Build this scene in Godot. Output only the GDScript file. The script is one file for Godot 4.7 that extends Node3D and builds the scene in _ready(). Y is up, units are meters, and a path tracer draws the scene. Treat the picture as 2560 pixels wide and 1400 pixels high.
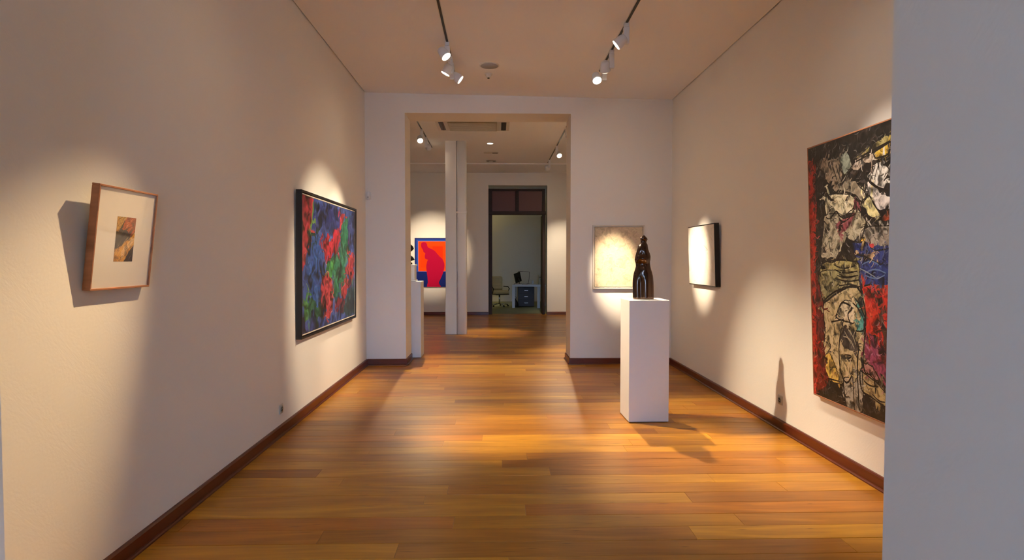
extends Node3D
# A picture gallery: three rooms in a row seen from the doorway of the first. Depth d runs along -z from the camera.

const LEFT := -1.915          # inner face of the left wall
const RIGHT := 2.60           # inner face of the right wall
const NEAR_WALL := [1.16, 1.66]
const FAR_WALL := [8.86, 9.40]
const OFFICE_WALL := [16.87, 17.30]
const CEILING_LEFT := 3.985   # the old ceiling hangs a little lower on the right
const CEILING_RIGHT := 3.910
const CEILING_TWO := 4.01

var mats := {}
var names := {}
var repeats := {}
var rng := RandomNumberGenerator.new()


func _ready() -> void:
	rng.seed = 20
	set_view()
	make_materials()
	build_rooms()
	build_floor()
	build_baseboards()
	build_office_door()
	build_shop_window()
	build_paintings()
	build_pedestals()
	build_lighting()
	build_ceiling_fittings()
	build_wall_fittings()
	build_column()
	build_office()


func set_view() -> void:
	var camera := Camera3D.new()
	camera.name = "camera"
	camera.fov = 50.034
	camera.near = 0.05
	camera.far = 200.0
	add_child(camera)
	camera.position = Vector3(0, 1.55, 0)
	camera.rotation = Vector3(deg_to_rad(-1.909), deg_to_rad(-1.489), 0)
	camera.current = true
	var env := Environment.new()
	env.background_mode = Environment.BG_SKY
	var sky := Sky.new()
	var air := ProceduralSkyMaterial.new()
	air.sky_top_color = Color(0.52, 0.74, 1.0)
	air.sky_horizon_color = Color(0.62, 0.80, 1.0)
	air.ground_bottom_color = Color(0.52, 0.57, 0.66)
	air.ground_horizon_color = Color(0.56, 0.64, 0.76)
	air.sun_angle_max = 0.0
	air.energy_multiplier = SKY_ENERGY
	sky.sky_material = air
	env.sky = sky
	env.tonemap_mode = Environment.TONE_MAPPER_LINEAR
	env.tonemap_exposure = 1.14
	env.sdfgi_enabled = true
	env.ssao_enabled = true
	env.ssil_enabled = true
	var world := WorldEnvironment.new()
	world.name = "world_environment"
	world.environment = env
	add_child(world)


const SKY_ENERGY := 14.5
const WARM := Color(1.0, 0.90, 0.76)

# ---------------------------------------------------------------- helpers

func at(x: float, y: float, d: float) -> Vector3:
	return Vector3(x, y, -d)


func numbered(called: String) -> String:
	var n: int = names.get(called, -1) + 1
	names[called] = n
	return called if n == 0 else "%s_%03d" % [called, n]


func thing(called: String, label: String, category: String, where: Vector3, group := "") -> Node3D:
	var o := Node3D.new()
	o.name = numbered(called)
	o.set_meta("label", label)
	o.set_meta("category", category)
	if group != "":
		o.set_meta("group", group)
	add_child(o)
	o.position = where
	return o


func part(called: String, mesh: Mesh, material: Material, parent: Node3D, where := Vector3.ZERO, turn := Vector3.ZERO) -> MeshInstance3D:
	var o := MeshInstance3D.new()
	var key := "%d/%s" % [parent.get_instance_id(), called]
	var nth: int = repeats.get(key, -1) + 1
	repeats[key] = nth
	o.name = called if nth == 0 else "%s_%03d" % [called, nth]
	o.mesh = mesh
	o.material_override = material
	o.cast_shadow = GeometryInstance3D.SHADOW_CASTING_SETTING_ON
	parent.add_child(o, true)
	o.position = where
	o.rotation = turn
	return o


func structure(called: String, mesh: Mesh, material: Material, where := Vector3.ZERO) -> MeshInstance3D:
	var o := part(called, mesh, material, self, where)
	o.set_meta("kind", "structure")
	return o


func start() -> SurfaceTool:
	var st := SurfaceTool.new()
	st.begin(Mesh.PRIMITIVE_TRIANGLES)
	return st


func face(st: SurfaceTool, points: Array, normal: Vector3, uvs := []) -> void:
	# a flat convex polygon, turned so that its front looks along normal
	var order := range(points.size())
	var a: Vector3 = points[0]
	var b: Vector3 = points[1]
	var c: Vector3 = points[2]
	if (b - a).cross(c - a).dot(normal) > 0.0:
		order.reverse()
	for k in range(1, points.size() - 1):
		for i in [order[0], order[k], order[k + 1]]:
			st.set_normal(normal)
			st.set_uv(uvs[i] if uvs.size() else Vector2.ZERO)
			st.add_vertex(points[i])


func add_box(st: SurfaceTool, lo: Vector3, hi: Vector3, bevel := 0.0, whole_uv := false) -> void:
	var mid := (lo + hi) * 0.5
	var half := (hi - lo) * 0.5
	var c := minf(bevel, minf(half.x, minf(half.y, half.z)) * 0.9)
	for axis in 3:
		for s in [-1.0, 1.0]:
			var u := (axis + 1) % 3
			var v := (axis + 2) % 3
			var n := Vector3.ZERO
			n[axis] = s
			var ring := []
			var uvs := []
			for q in [[-1, -1], [1, -1], [1, 1], [-1, 1]]:
				var p := mid
				p[axis] += s * half[axis]
				p[u] += q[0] * (half[u] - c)
				p[v] += q[1] * (half[v] - c)
				ring.append(p)
				uvs.append(Vector2((p.x - lo.x) / (hi.x - lo.x), 1.0 - (p.y - lo.y) / (hi.y - lo.y)) if whole_uv else Vector2(p[u], p[v]))
			face(st, ring, n, uvs)
			if c > 0.0 and s > 0.0:
				# the four bevels along the edges that run in this axis
				for q in [[-1, -1], [1, -1], [1, 1], [-1, 1]]:
					var quad := []
					for e in [-1, 1]:
						var p := mid
						p[axis] += e * (half[axis] - c)
						var one := p
						one[u] += q[0] * half[u]
						one[v] += q[1] * (half[v] - c)
						var two := p
						two[u] += q[0] * (half[u] - c)
						two[v] += q[1] * half[v]
						if e < 0:
							quad.append(one)
							quad.append(two)
						else:
							quad.append(two)
							quad.append(one)
					var m := Vector3.ZERO
					m[u] = q[0]
					m[v] = q[1]
					face(st, quad, m.normalized())
	if c > 0.0:
		for x in [-1.0, 1.0]:
			for y in [-1.0, 1.0]:
				for z in [-1.0, 1.0]:
					var k := mid + Vector3(x * half.x, y * half.y, z * half.z)
					face(st, [k - Vector3(0, y * c, z * c), k - Vector3(x * c, 0, z * c), k - Vector3(x * c, y * c, 0)], Vector3(x, y, z).normalized())


func box(size: Vector3, bevel := 0.003) -> ArrayMesh:
	# centred in x and z, standing on y = 0
	var st := start()
	add_box(st, Vector3(-size.x / 2, 0, -size.z / 2), Vector3(size.x / 2, size.y, size.z / 2), bevel)
	return st.commit()


func slab(x0: float, x1: float, y0: float, y1: float, d0: float, d1: float, bevel := 0.0) -> ArrayMesh:
	var st := start()
	add_box(st, Vector3(x0, y0, -d1), Vector3(x1, y1, -d0), bevel)
	return st.commit()


func loft(rings: Array, closed_ends := true) -> ArrayMesh:
	# rings of equal length, wound alike; smooth
	var st := start()
	st.set_smooth_group(0)
	var n: int = rings[0].size()
	var mids := []
	for r in rings:
		var m := Vector3.ZERO
		for p in r:
			m += p
		mids.append(m / n)
	for k in rings.size() - 1:
		for i in n:
			var j := (i + 1) % n
			var a: Vector3 = rings[k][i]
			var b: Vector3 = rings[k][j]
			var c: Vector3 = rings[k + 1][j]
			var d: Vector3 = rings[k + 1][i]
			smooth_tri(st, a, b, c, mids[k], mids[k + 1], k, i, n)
			smooth_tri(st, a, c, d, mids[k], mids[k + 1], k, i, n)
	if closed_ends:
		for e in [0, rings.size() - 1]:
			var out: Vector3 = mids[0] - mids[1] if e == 0 else mids[-1] - mids[-2]
			for i in n:
				var tri := [mids[e], rings[e][i], rings[e][(i + 1) % n]]
				if (tri[1] - tri[0]).cross(tri[2] - tri[0]).dot(out) > 0.0:
					tri = [tri[0], tri[2], tri[1]]
				for p in tri:
					st.set_uv(Vector2.ZERO)
					st.add_vertex(p)
	st.generate_normals()
	return st.commit()


var flip_loft := false

func smooth_tri(st: SurfaceTool, a: Vector3, b: Vector3, c: Vector3, _m0: Vector3, _m1: Vector3, k: int, i: int, n: int) -> void:
	var tri := [a, c, b] if flip_loft else [a, b, c]
	for p in tri:
		st.set_uv(Vector2(float(i) / n, k * 0.1))
		st.add_vertex(p)


func lathe(profile: Array, segments := 24, axis := 1) -> ArrayMesh:
	# profile of Vector2(radius, height) from bottom to top; axis 1 = y, 2 = z
	var rings := []
	for q in profile:
		var ring := PackedVector3Array()
		for i in segments:
			var t := TAU * i / segments
			if axis == 1:
				ring.append(Vector3(cos(t) * q.x, q.y, -sin(t) * q.x))
			else:
				ring.append(Vector3(cos(t) * q.x, sin(t) * q.x, q.y))
		rings.append(ring)
	flip_loft = true
	var m := loft(rings)
	flip_loft = false
	return m


func tube(points: Array, radius: float, sides := 10) -> ArrayMesh:
	var rings := []
	for k in points.size():
		var here: Vector3 = points[k]
		var dir: Vector3 = (points[mini(k + 1, points.size() - 1)] - points[maxi(k - 1, 0)]).normalized()
		var side := dir.cross(Vector3.UP if absf(dir.y) < 0.9 else Vector3.RIGHT).normalized()
		var up := side.cross(dir)
		var ring := PackedVector3Array()
		for i in sides:
			var t := TAU * i / sides
			ring.append(here + (side * cos(t) + up * sin(t)) * radius)
		rings.append(ring)
	return loft(rings)


# ---------------------------------------------------------------- materials

func plain(color: Color, roughness := 0.6, metallic := 0.0) -> StandardMaterial3D:
	var m := StandardMaterial3D.new()
	m.albedo_color = color
	m.roughness = roughness
	m.metallic = metallic
	return m


func gray_image(w: int, h: int, f: Callable) -> Image:
	var bytes := PackedByteArray()
	bytes.resize(w * h * 3)
	var k := 0
	for y in h:
		for x in w:
			var c: Color = f.call(x, y)
			bytes[k] = c.r8
			bytes[k + 1] = c.g8
			bytes[k + 2] = c.b8
			k += 3
	return Image.create_from_data(w, h, false, Image.FORMAT_RGB8, bytes)


func noise(frequency: float, n_seed: int, octaves := 3) -> FastNoiseLite:
	var n := FastNoiseLite.new()
	n.noise_type = FastNoiseLite.TYPE_SIMPLEX_SMOOTH
	n.seed = n_seed
	n.frequency = frequency
	n.fractal_octaves = octaves
	return n


func wrapped(n: FastNoiseLite, x: float, y: float, w: float, h: float, stretch: float) -> float:
	# noise that repeats after w and h pixels
	var a := TAU * x / w
	var b := TAU * y / h
	var r := w / TAU / stretch
	var s := h / TAU
	return n.get_noise_3d(cos(a) * r + cos(b) * s * 0.7, sin(a) * r + sin(b) * s, cos(b) * s * 0.7 - 40.0)


func make_materials() -> void:
	# plaster: white paint with the roller's fine relief
	var relief := noise(0.09, 3, 3)
	var rough_img := gray_image(256, 256, func(x, y):
		var v := 0.5 + 0.5 * wrapped(relief, x, y, 256, 256, 1.0)
		return Color(v, v, v))
	var relief_tex := ImageTexture.create_from_image(rough_img)
	for kind in [["wall", Color(0.92, 0.91, 0.89)], ["ceiling", Color(0.94, 0.94, 0.95)]]:
		var m := plain(kind[1], 0.75)
		m.metallic_specular = 0.3
		m.uv1_triplanar = true
		m.uv1_world_triplanar = true
		m.uv1_scale = Vector3.ONE * 2.2
		m.heightmap_enabled = true
		m.heightmap_texture = relief_tex
		m.heightmap_scale = 0.05
		mats[kind[0]] = m
	# oak boards: long grain along x
	var streak := noise(0.035, 11, 4)
	var fine := noise(0.16, 12, 2)
	var wide := noise(0.012, 13, 2)
	var flecks := []
	var r := RandomNumberGenerator.new()
	r.seed = 5
	for i in 16:
		flecks.append([r.randf() * 1024, r.randf() * 512, r.randf_range(8, 22), r.randf_range(1.5, 3.2)])
	var grain := gray_image(1024, 512, func(x, y):
		var v := 0.86 + 0.07 * wrapped(streak, x, y, 1024, 512, 9.0) + 0.03 * wrapped(fine, x, y, 1024, 512, 14.0) + 0.10 * wrapped(wide, x, y, 1024, 512, 3.0)
		for fl in flecks:
			if absf(y - fl[1]) < 12.0:
				var q := Vector2((x - fl[0]) / fl[2], (y - fl[1]) / fl[3]).length_squared()
				if q < 3.0:
					v -= 0.30 * exp(-q * 1.6)
		v = clampf(v, 0.1, 1.0)
		return Color(v, pow(v, 1.18), pow(v, 1.4)))
	var grain_tex := ImageTexture.create_from_image(grain)
	var tints := [Color(0.79, 0.55, 0.18), Color(0.85, 0.62, 0.20), Color(0.73, 0.49, 0.15), Color(0.89, 0.66, 0.22), Color(0.80, 0.52, 0.16), Color(0.76, 0.52, 0.17), Color(0.81, 0.58, 0.18), Color(0.69, 0.45, 0.14), Color(0.86, 0.62, 0.20), Color(0.77, 0.51, 0.15)]
	for i in tints.size():
		var m := plain(tints[i], 0.31)
		m.albedo_texture = grain_tex
		m.metallic_specular = 0.38
		m.uv1_triplanar = true
		m.uv1_world_triplanar = true
		m.uv1_scale = Vector3(0.42, 1.6, 1.6)
		m.uv1_offset = Vector3(r.randf(), r.randf(), r.randf())
		mats["board_%d" % i] = m
	mats.underfloor = plain(Color(0.20, 0.12, 0.07), 0.9)
	# dark stained wood of the baseboards and the door
	var dark_grain := ImageTexture.create_from_image(gray_image(256, 128, func(x, y):
		var v := 0.82 + 0.2 * wrapped(streak, x, y, 256, 128, 9.0)
		return Color(v, v, v)))
	for kind in [["skirting", Color(0.43, 0.17, 0.07), 0.33], ["door_wood", Color(0.21, 0.10, 0.06), 0.6], ["frame_oak", Color(0.80, 0.55, 0.40), 0.4]]:
		var m := plain(kind[1], kind[2])
		m.albedo_texture = dark_grain
		m.uv1_triplanar = true
		m.uv1_world_triplanar = true
		m.uv1_scale = Vector3(0.8, 3.0, 0.8)
		mats[kind[0]] = m
	mats.white_paint = plain(Color(0.88, 0.88, 0.87), 0.45)
	mats.pedestal = plain(Color(0.89, 0.89, 0.88), 0.5)
	mats.lamp_white = plain(Color(0.87, 0.88, 0.90), 0.35)
	mats.plastic = plain(Color(0.82, 0.81, 0.78), 0.4)
	mats.black = plain(Color(0.035, 0.032, 0.03), 0.45)
	mats.black_frame = plain(Color(0.055, 0.05, 0.05), 0.4)
	mats.bronze = plain(Color(0.36, 0.30, 0.27), 0.16, 1.0)
	mats.dark_bronze = plain(Color(0.10, 0.085, 0.08), 0.3, 0.6)
	mats.chrome = plain(Color(0.75, 0.75, 0.76), 0.2, 1.0)
	mats.mat_board = plain(Color(0.90, 0.88, 0.85), 0.8)
	mats.pale_frame = plain(Color(0.83, 0.80, 0.75), 0.55)
	mats.glass = plain(Color(1, 1, 1, 0.006), 0.02)
	mats.glass.transparency = BaseMaterial3D.TRANSPARENCY_ALPHA
	var glow := plain(Color(0.9, 0.9, 0.9), 0.4)
	glow.emission_enabled = true
	glow.emission = Color(1.0, 0.93, 0.82)
	glow.emission_energy_multiplier = 7.0
	mats.lens = glow


# ---------------------------------------------------------------- rooms

func ceiling_at(x: float) -> float:
	return lerpf(CEILING_LEFT, CEILING_RIGHT, (x - LEFT) / (RIGHT - LEFT))


func wall_with_door(called: String, x0: float, x1: float, top: float, d: Array, door: Array, material: Material) -> void:
	# door: [left, right, head]
	var st := start()
	add_box(st, Vector3(x0, -0.02, -d[1]), Vector3(door[0], top, -d[0]))
	add_box(st, Vector3(door[1], -0.02, -d[1]), Vector3(x1, top, -d[0]))
	add_box(st, Vector3(door[0], door[2], -d[1]), Vector3(door[1], top, -d[0]))
	structure(called, st.commit(), material)


func build_rooms() -> void:
	var w: Material = mats.wall
	# first gallery room
	structure("wall_left", slab(LEFT - 0.4, LEFT, -0.02, 4.2, NEAR_WALL[1], FAR_WALL[0]), w)
	structure("wall_right", slab(RIGHT, RIGHT + 0.4, -0.02, 4.2, NEAR_WALL[1], FAR_WALL[0]), w)
	wall_with_door("wall_back", -3.6, 3.4, 4.2, FAR_WALL, [-1.335, 1.095, 3.695], w)
	wall_with_door("wall_front", -3.6, 3.9, 4.2, NEAR_WALL, [-1.352, 1.102, 3.695], w)
	# its ceiling stops short of the side walls, which leaves a thin open joint
	var st := start()
	var gap := 0.012
	var a := LEFT + gap
	var b := RIGHT - gap
	var d0: float = NEAR_WALL[1]
	var d1: float = FAR_WALL[0]
	var pts := [Vector3(a, ceiling_at(a), -d0), Vector3(b, ceiling_at(b), -d0), Vector3(b, ceiling_at(b), -d1), Vector3(a, ceiling_at(a), -d1)]
	var up := Vector3(0, 0.06, 0)
	face(st, pts, Vector3(-0.0166, -1, 0).normalized())
	face(st, [pts[0] + up, pts[1] + up, pts[2] + up, pts[3] + up], Vector3.UP)
	for k in 4:
		var p: Vector3 = pts[k]
		var q: Vector3 = pts[(k + 1) % 4]
		face(st, [p, q, q + up, p + up], (q - p).cross(up).normalized())
	structure("ceiling", st.commit(), mats.ceiling)
	structure("ceiling_deck", slab(-3.6, 3.9, 4.06, 4.3, NEAR_WALL[1], FAR_WALL[0]), mats.ceiling)
	# the front room behind the camera, with the shop window
	structure("wall_front_left", slab(-4.0, -3.6, -0.02, 4.2, -6.4, NEAR_WALL[1]), w)
	structure("wall_front_right", slab(3.9, 4.3, -0.02, 4.2, -6.4, NEAR_WALL[1]), w)
	structure("ceiling_front", slab(-4.0, 4.3, 4.0, 4.3, -6.4, NEAR_WALL[1]), mats.ceiling)
	# second gallery room
	structure("wall_second_left", slab(-3.6, -3.2, -0.02, 4.2, FAR_WALL[0], OFFICE_WALL[1]), w)
	structure("wall_second_right", slab(3.0, 3.4, -0.02, 4.2, FAR_WALL[0], OFFICE_WALL[1]), w)
	wall_with_door("wall_second_back", -3.6, 3.4, 4.2, OFFICE_WALL, [-0.225, 1.428, 3.64], w)
	structure("ceiling_second", slab(-3.6, 3.4, CEILING_TWO, 4.3, FAR_WALL[0], OFFICE_WALL[1]), mats.ceiling)
	structure("ceiling_step", slab(-3.2, 3.0, CEILING_TWO - 0.025, CEILING_TWO + 0.01, 15.35, OFFICE_WALL[0]), mats.ceiling)
	# the office behind
	structure("wall_office_left", slab(-2.6, -2.3, -0.02, 3.7, OFFICE_WALL[1], 22.4), mats.wall)
	structure("wall_office_back", slab(-2.6, 3.3, -0.02, 3.7, 22.4, 22.7), mats.wall)
	var side := start()
	for q in [[-0.02, 1.35, 17.3, 22.4], [2.0, 3.7, 17.3, 22.4], [1.35, 2.0, 17.3, 18.5], [1.35, 2.0, 18.9, 22.4]]:
		add_box(side, Vector3(3.0, q[0], -q[3]), Vector3(3.3, q[1], -q[2]))
	structure("wall_office_right", side.commit(), mats.wall)
	structure("ceiling_office", slab(-2.6, 3.3, 3.66, 3.9, OFFICE_WALL[1], 22.7), mats.ceiling)
	structure("floor_office", slab(-2.6, 3.3, -0.2, 0.0, 17.28, 22.7), plain(Color(0.50, 0.52, 0.40), 0.5))


func build_floor() -> void:
	var root := Node3D.new()
	root.name = "floor"
	root.set_meta("kind", "structure")
	add_child(root)
	part("subfloor", slab(-4.0, 4.3, -0.2, -0.021, -6.4, 17.28), mats.underfloor, root)
	var unit := start()
	add_box(unit, Vector3(0, -0.02, -1), Vector3(1, 0, 0), 0.0)
	# a board of length 1 and width 1 with eased top edges; the eases stay about a millimetre after scaling
	var board := start()
	var ex := 0.0008
	var ez := 0.007
	var low := -0.0009
	face(board, [Vector3(ex, 0, -1 + ez), Vector3(1 - ex, 0, -1 + ez), Vector3(1 - ex, 0, -ez), Vector3(ex, 0, -ez)], Vector3.UP)
	var rim := [Vector3(0, low, -1), Vector3(1, low, -1), Vector3(1, low, 0), Vector3(0, low, 0)]
	var top := [Vector3(ex, 0, -1 + ez), Vector3(1 - ex, 0, -1 + ez), Vector3(1 - ex, 0, -ez), Vector3(ex, 0, -ez)]
	var outs := [Vector3(0, 0, -1), Vector3(1, 0, 0), Vector3(0, 0, 1), Vector3(-1, 0, 0)]
	for k in 4:
		var n: Vector3 = (outs[k] + Vector3.UP).normalized()
		face(board, [rim[k], rim[(k + 1) % 4], top[(k + 1) % 4], top[k]], n)
		face(board, [rim[k], rim[(k + 1) % 4], rim[(k + 1) % 4] + Vector3(0, -0.019, 0), rim[k] + Vector3(0, -0.019, 0)], outs[k])
	face(board, [Vector3(0, -0.02, -1), Vector3(1, -0.02, -1), Vector3(1, -0.02, 0), Vector3(0, -0.02, 0)], Vector3.DOWN)
	var mesh := board.commit()
	var r := RandomNumberGenerator.new()
	r.seed = 77
	var step := 0.169
	var first := 3.252 - 5 * step   # joints as the photograph shows them
	var row := 0
	var rest := start()
	var d := first - 54 * step
	while d < 17.28:
		var x0 := LEFT
		var x1 := RIGHT
		if d + step * 0.5 < NEAR_WALL[0]:
			x0 = -3.6
			x1 = 3.9
		elif d + step * 0.5 < NEAR_WALL[1] or (d + step * 0.5 > FAR_WALL[0] and d + step * 0.5 < FAR_WALL[1]):
			x0 = -1.365
			x1 = 1.102
		elif d + step * 0.5 > OFFICE_WALL[0]:
			x0 = -0.225
			x1 = 1.428
		elif d + step * 0.5 > FAR_WALL[1]:
			x0 = -3.2
			x1 = 3.0
		var gap := 0.0022 if row % 2 == 0 else 0.0005
		var x := x0 - r.randf_range(0.0, 1.6)
		while x < x1:
			var length := r.randf_range(1.5, 2.7)
			var a := maxf(x, x0)
			var b := minf(x + length, x1)
			x += length
			if b - a < 0.02:
				continue
			var tone := r.randi() % 10
			var lift := r.randf_range(-0.0004, 0.0)
			var t := Transform3D(Basis.from_scale(Vector3(b - a - 0.0012, 1, step - gap)), Vector3(a, lift, -d))
			if d < 2.4:
				rest.append_from(mesh, 0, t)
			else:
				var o := part("plank", mesh, mats["board_%d" % tone], root)
				o.transform = t
		d += step
		row += 1
	var far := part("planks", rest.commit(), mats.board_0, root)
	far.set_meta("kind", "stuff")


func skirting(called: String, runs: Array) -> void:
	# runs: [x, d, x, d, outward x, outward d]; a board with an eased top and a small shoe moulding along the floor
	var root := Node3D.new()
	root.name = called
	root.set_meta("kind", "structure")
	add_child(root)
	for q in runs:
		var p := Vector3(q[0], 0, -q[1])
		var e := Vector3(q[2], 0, -q[3])
		var out := Vector3(q[4], 0, -q[5])
		for piece in [["board", [Vector2(0, 0.0), Vector2(0.018, 0.0), Vector2(0.018, 0.080), Vector2(0.012, 0.090), Vector2(0, 0.092)]], ["shoe_moulding", [Vector2(0.018, 0.0), Vector2(0.034, 0.0), Vector2(0.033, 0.008), Vector2(0.027, 0.015), Vector2(0.018, 0.017)]]]:
			var st := start()
			var prof: Array = piece[1]
			var mid := Vector2.ZERO
			for v in prof:
				mid += v / prof.size()
			for k in prof.size():
				var v: Vector2 = prof[k]
				var w: Vector2 = prof[(k + 1) % prof.size()]
				var n2 := Vector2(w.y - v.y, v.x - w.x).normalized()
				if n2.dot((v + w) * 0.5 - mid) < 0:
					n2 = -n2
				face(st, [p + out * v.x + Vector3.UP * v.y, e + out * v.x + Vector3.UP * v.y, e + out * w.x + Vector3.UP * w.y, p + out * w.x + Vector3.UP * w.y], out * n2.x + Vector3.UP * n2.y)
			for end in [[p, p - e], [e, e - p]]:
				var ring := []
				for v in prof:
					ring.append(end[0] + out * v.x + Vector3.UP * v.y)
				face(st, ring, end[1].normalized())
			part(piece[0], st.commit(), mats.skirting, root)


func build_baseboards() -> void:
	skirting("baseboard_left", [[LEFT, NEAR_WALL[1], LEFT, FAR_WALL[0], 1, 0]])
	skirting("baseboard_right", [[RIGHT, NEAR_WALL[1], RIGHT, FAR_WALL[0], -1, 0]])
	skirting("baseboard_back_left", [[LEFT + 0.018, FAR_WALL[0], -1.335 + 0.018, FAR_WALL[0], 0, -1], [-1.335, FAR_WALL[0], -1.335, FAR_WALL[1], 1, 0]])
	skirting("baseboard_back_right", [[1.095 - 0.018, FAR_WALL[0], RIGHT - 0.018, FAR_WALL[0], 0, -1], [1.095, FAR_WALL[0], 1.095, FAR_WALL[1], -1, 0]])
	skirting("baseboard_second_left", [[-3.2, OFFICE_WALL[0], -0.225, OFFICE_WALL[0], 0, -1]])
	skirting("baseboard_second_right", [[1.428, OFFICE_WALL[0], 3.0, OFFICE_WALL[0], 0, -1]])


func build_office_door() -> void:
	var root := Node3D.new()
	root.name = "door_1"
	root.set_meta("kind", "structure")
	add_child(root)
	var w: Material = mats.door_wood
	var d0 := 17.02
	var d1 := 17.14
	part("post", slab(-0.222, -0.118, 0.0, 3.56, d0, d1, 0.006), w, root)
	part("post", slab(1.30, 1.38, 0.0, 3.56, d0, d1, 0.006), w, root)
	part("head", slab(-0.118, 1.30, 3.50, 3.56, d0, d1, 0.006), w, root)
	part("transom_bar", slab(-0.222, 1.40, 2.83, 2.925, d0 - 0.02, d1, 0.006), w, root)
	part("mullion", slab(0.545, 0.635, 2.925, 3.50, d0, d1, 0.006), w, root)
	var pane := plain(Color(0.36, 0.18, 0.12), 0.45)
	part("pane", slab(-0.118, 0.545, 2.925, 3.50, d0 + 0.05, d0 + 0.07), pane, root)
	part("pane", slab(0.635, 1.30, 2.925, 3.50, d0 + 0.05, d0 + 0.07), pane, root)
	# the leaf stands open against the right jamb
	var leaf := part("door_leaf", slab(1.30, 1.345, 0.012, 2.82, 16.90, 17.62, 0.004), w, root)
	part("handle", tube([Vector3(1.30, 1.05, -17.52), Vector3(1.25, 1.05, -17.52), Vector3(1.24, 1.05, -17.40)], 0.009), mats.chrome, leaf)


func build_shop_window() -> void:
	# the daylight that greys the door reveals comes from a tall window at the street end
	var w: Material = mats.wall
	var st := start()
	for q in [[-4.0, -2.2, -0.02, 4.2], [2.6, 4.3, -0.02, 4.2], [-2.2, 2.6, 3.5, 4.2], [-2.2, 2.6, -0.02, 0.4]]:
		add_box(st, Vector3(q[0], q[2], 6.4), Vector3(q[1], q[3], 6.8))
	structure("wall_street", st.commit(), w)
	var root := Node3D.new()
	root.name = "window_1"
	root.set_meta("kind", "structure")
	add_child(root)
	for x in [-2.2, -0.6, 1.0, 2.6]:
		part("mullion", slab(x - 0.04, x + 0.04, 0.4, 3.5, -6.64, -6.56, 0.004), mats.door_wood, root)
	for y in [0.4, 2.7, 3.5]:
		part("rail", slab(-2.16, 2.56, y - 0.04, y + 0.04, -6.63, -6.57, 0.004), mats.door_wood, root)
	for x in [-2.16, -0.56, 1.04]:
		for y in [[0.44, 2.66], [2.74, 3.46]]:
			part("pane", slab(x, x + 1.52, y[0], y[1], -6.603, -6.597), mats.glass, root)
	var office := Node3D.new()
	office.name = "window_2"
	office.set_meta("kind", "structure")
	add_child(office)
	for q in [[18.5, 18.55, 1.35, 2.0], [18.85, 18.9, 1.35, 2.0], [18.55, 18.85, 1.35, 1.4], [18.55, 18.85, 1.95, 2.0]]:
		part("frame_bar", slab(3.1, 3.18, q[2], q[3], q[0], q[1], 0.004), mats.white_paint, office)
	for q in [[18.55, 18.85]]:
		part("pane", slab(3.137, 3.143, 1.4, 1.95, q[0], q[1]), mats.glass, office)


# ---------------------------------------------------------------- pictures

func fill_shape(img: Image, pts: PackedVector2Array, color: Color) -> void:
	# scanline fill of a polygon in pixels
	var lo := INF
	var hi := -INF
	for p in pts:
		lo = minf(lo, p.y)
		hi = maxf(hi, p.y)
	var w := img.get_width()
	for y in range(maxi(0, int(ceil(lo - 0.5))), mini(img.get_height() - 1, int(floor(hi - 0.5))) + 1):
		var yc := y + 0.5
		var xs := []
		for k in pts.size():
			var a := pts[k]
			var b := pts[(k + 1) % pts.size()]
			if (a.y <= yc) != (b.y <= yc):
				xs.append(a.x + (yc - a.y) / (b.y - a.y) * (b.x - a.x))
		xs.sort()
		for k in range(0, xs.size() - 1, 2):
			var x0 := clampi(int(round(xs[k])), 0, w)
			var x1 := clampi(int(round(xs[k + 1])), 0, w)
			if x1 > x0:
				img.fill_rect(Rect2i(x0, y, x1 - x0, 1), color)


func outline(flat: Array, size: Vector2, wobble: float, r: RandomNumberGenerator) -> PackedVector2Array:
	# a closed ring from thousandths, rounded and made uneven like a hand-painted edge
	var curve := Curve2D.new()
	var n := flat.size() / 2
	for k in n + 1:
		var p := Vector2(flat[(k % n) * 2], flat[(k % n) * 2 + 1]) * size / 1000.0
		var before := Vector2(flat[((k - 1 + n) % n) * 2], flat[((k - 1 + n) % n) * 2 + 1]) * size / 1000.0
		var after := Vector2(flat[((k + 1) % n) * 2], flat[((k + 1) % n) * 2 + 1]) * size / 1000.0
		var t := (after - before) * 0.12
		curve.add_point(p, -t, t)
	var out := PackedVector2Array()
	for p in curve.tessellate(4, 4.0):
		out.append(p + Vector2(r.randf_range(-wobble, wobble), r.randf_range(-wobble, wobble)))
	return out


func stroke(img: Image, pts: PackedVector2Array, width: float, color: Color, taper := 0.5) -> void:
	var left := PackedVector2Array()
	var right := PackedVector2Array()
	for k in pts.size():
		var dir := (pts[mini(k + 1, pts.size() - 1)] - pts[maxi(k - 1, 0)]).normalized()
		var t := float(k) / maxf(1, pts.size() - 1)
		var half := width * 0.5 * lerpf(1.0, sin(PI * clampf(t * 0.86 + 0.1, 0, 1)), taper)
		left.append(pts[k] + dir.orthogonal() * half)
		right.append(pts[k] - dir.orthogonal() * half)
	right.reverse()
	left.append_array(right)
	fill_shape(img, left, color)


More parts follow.
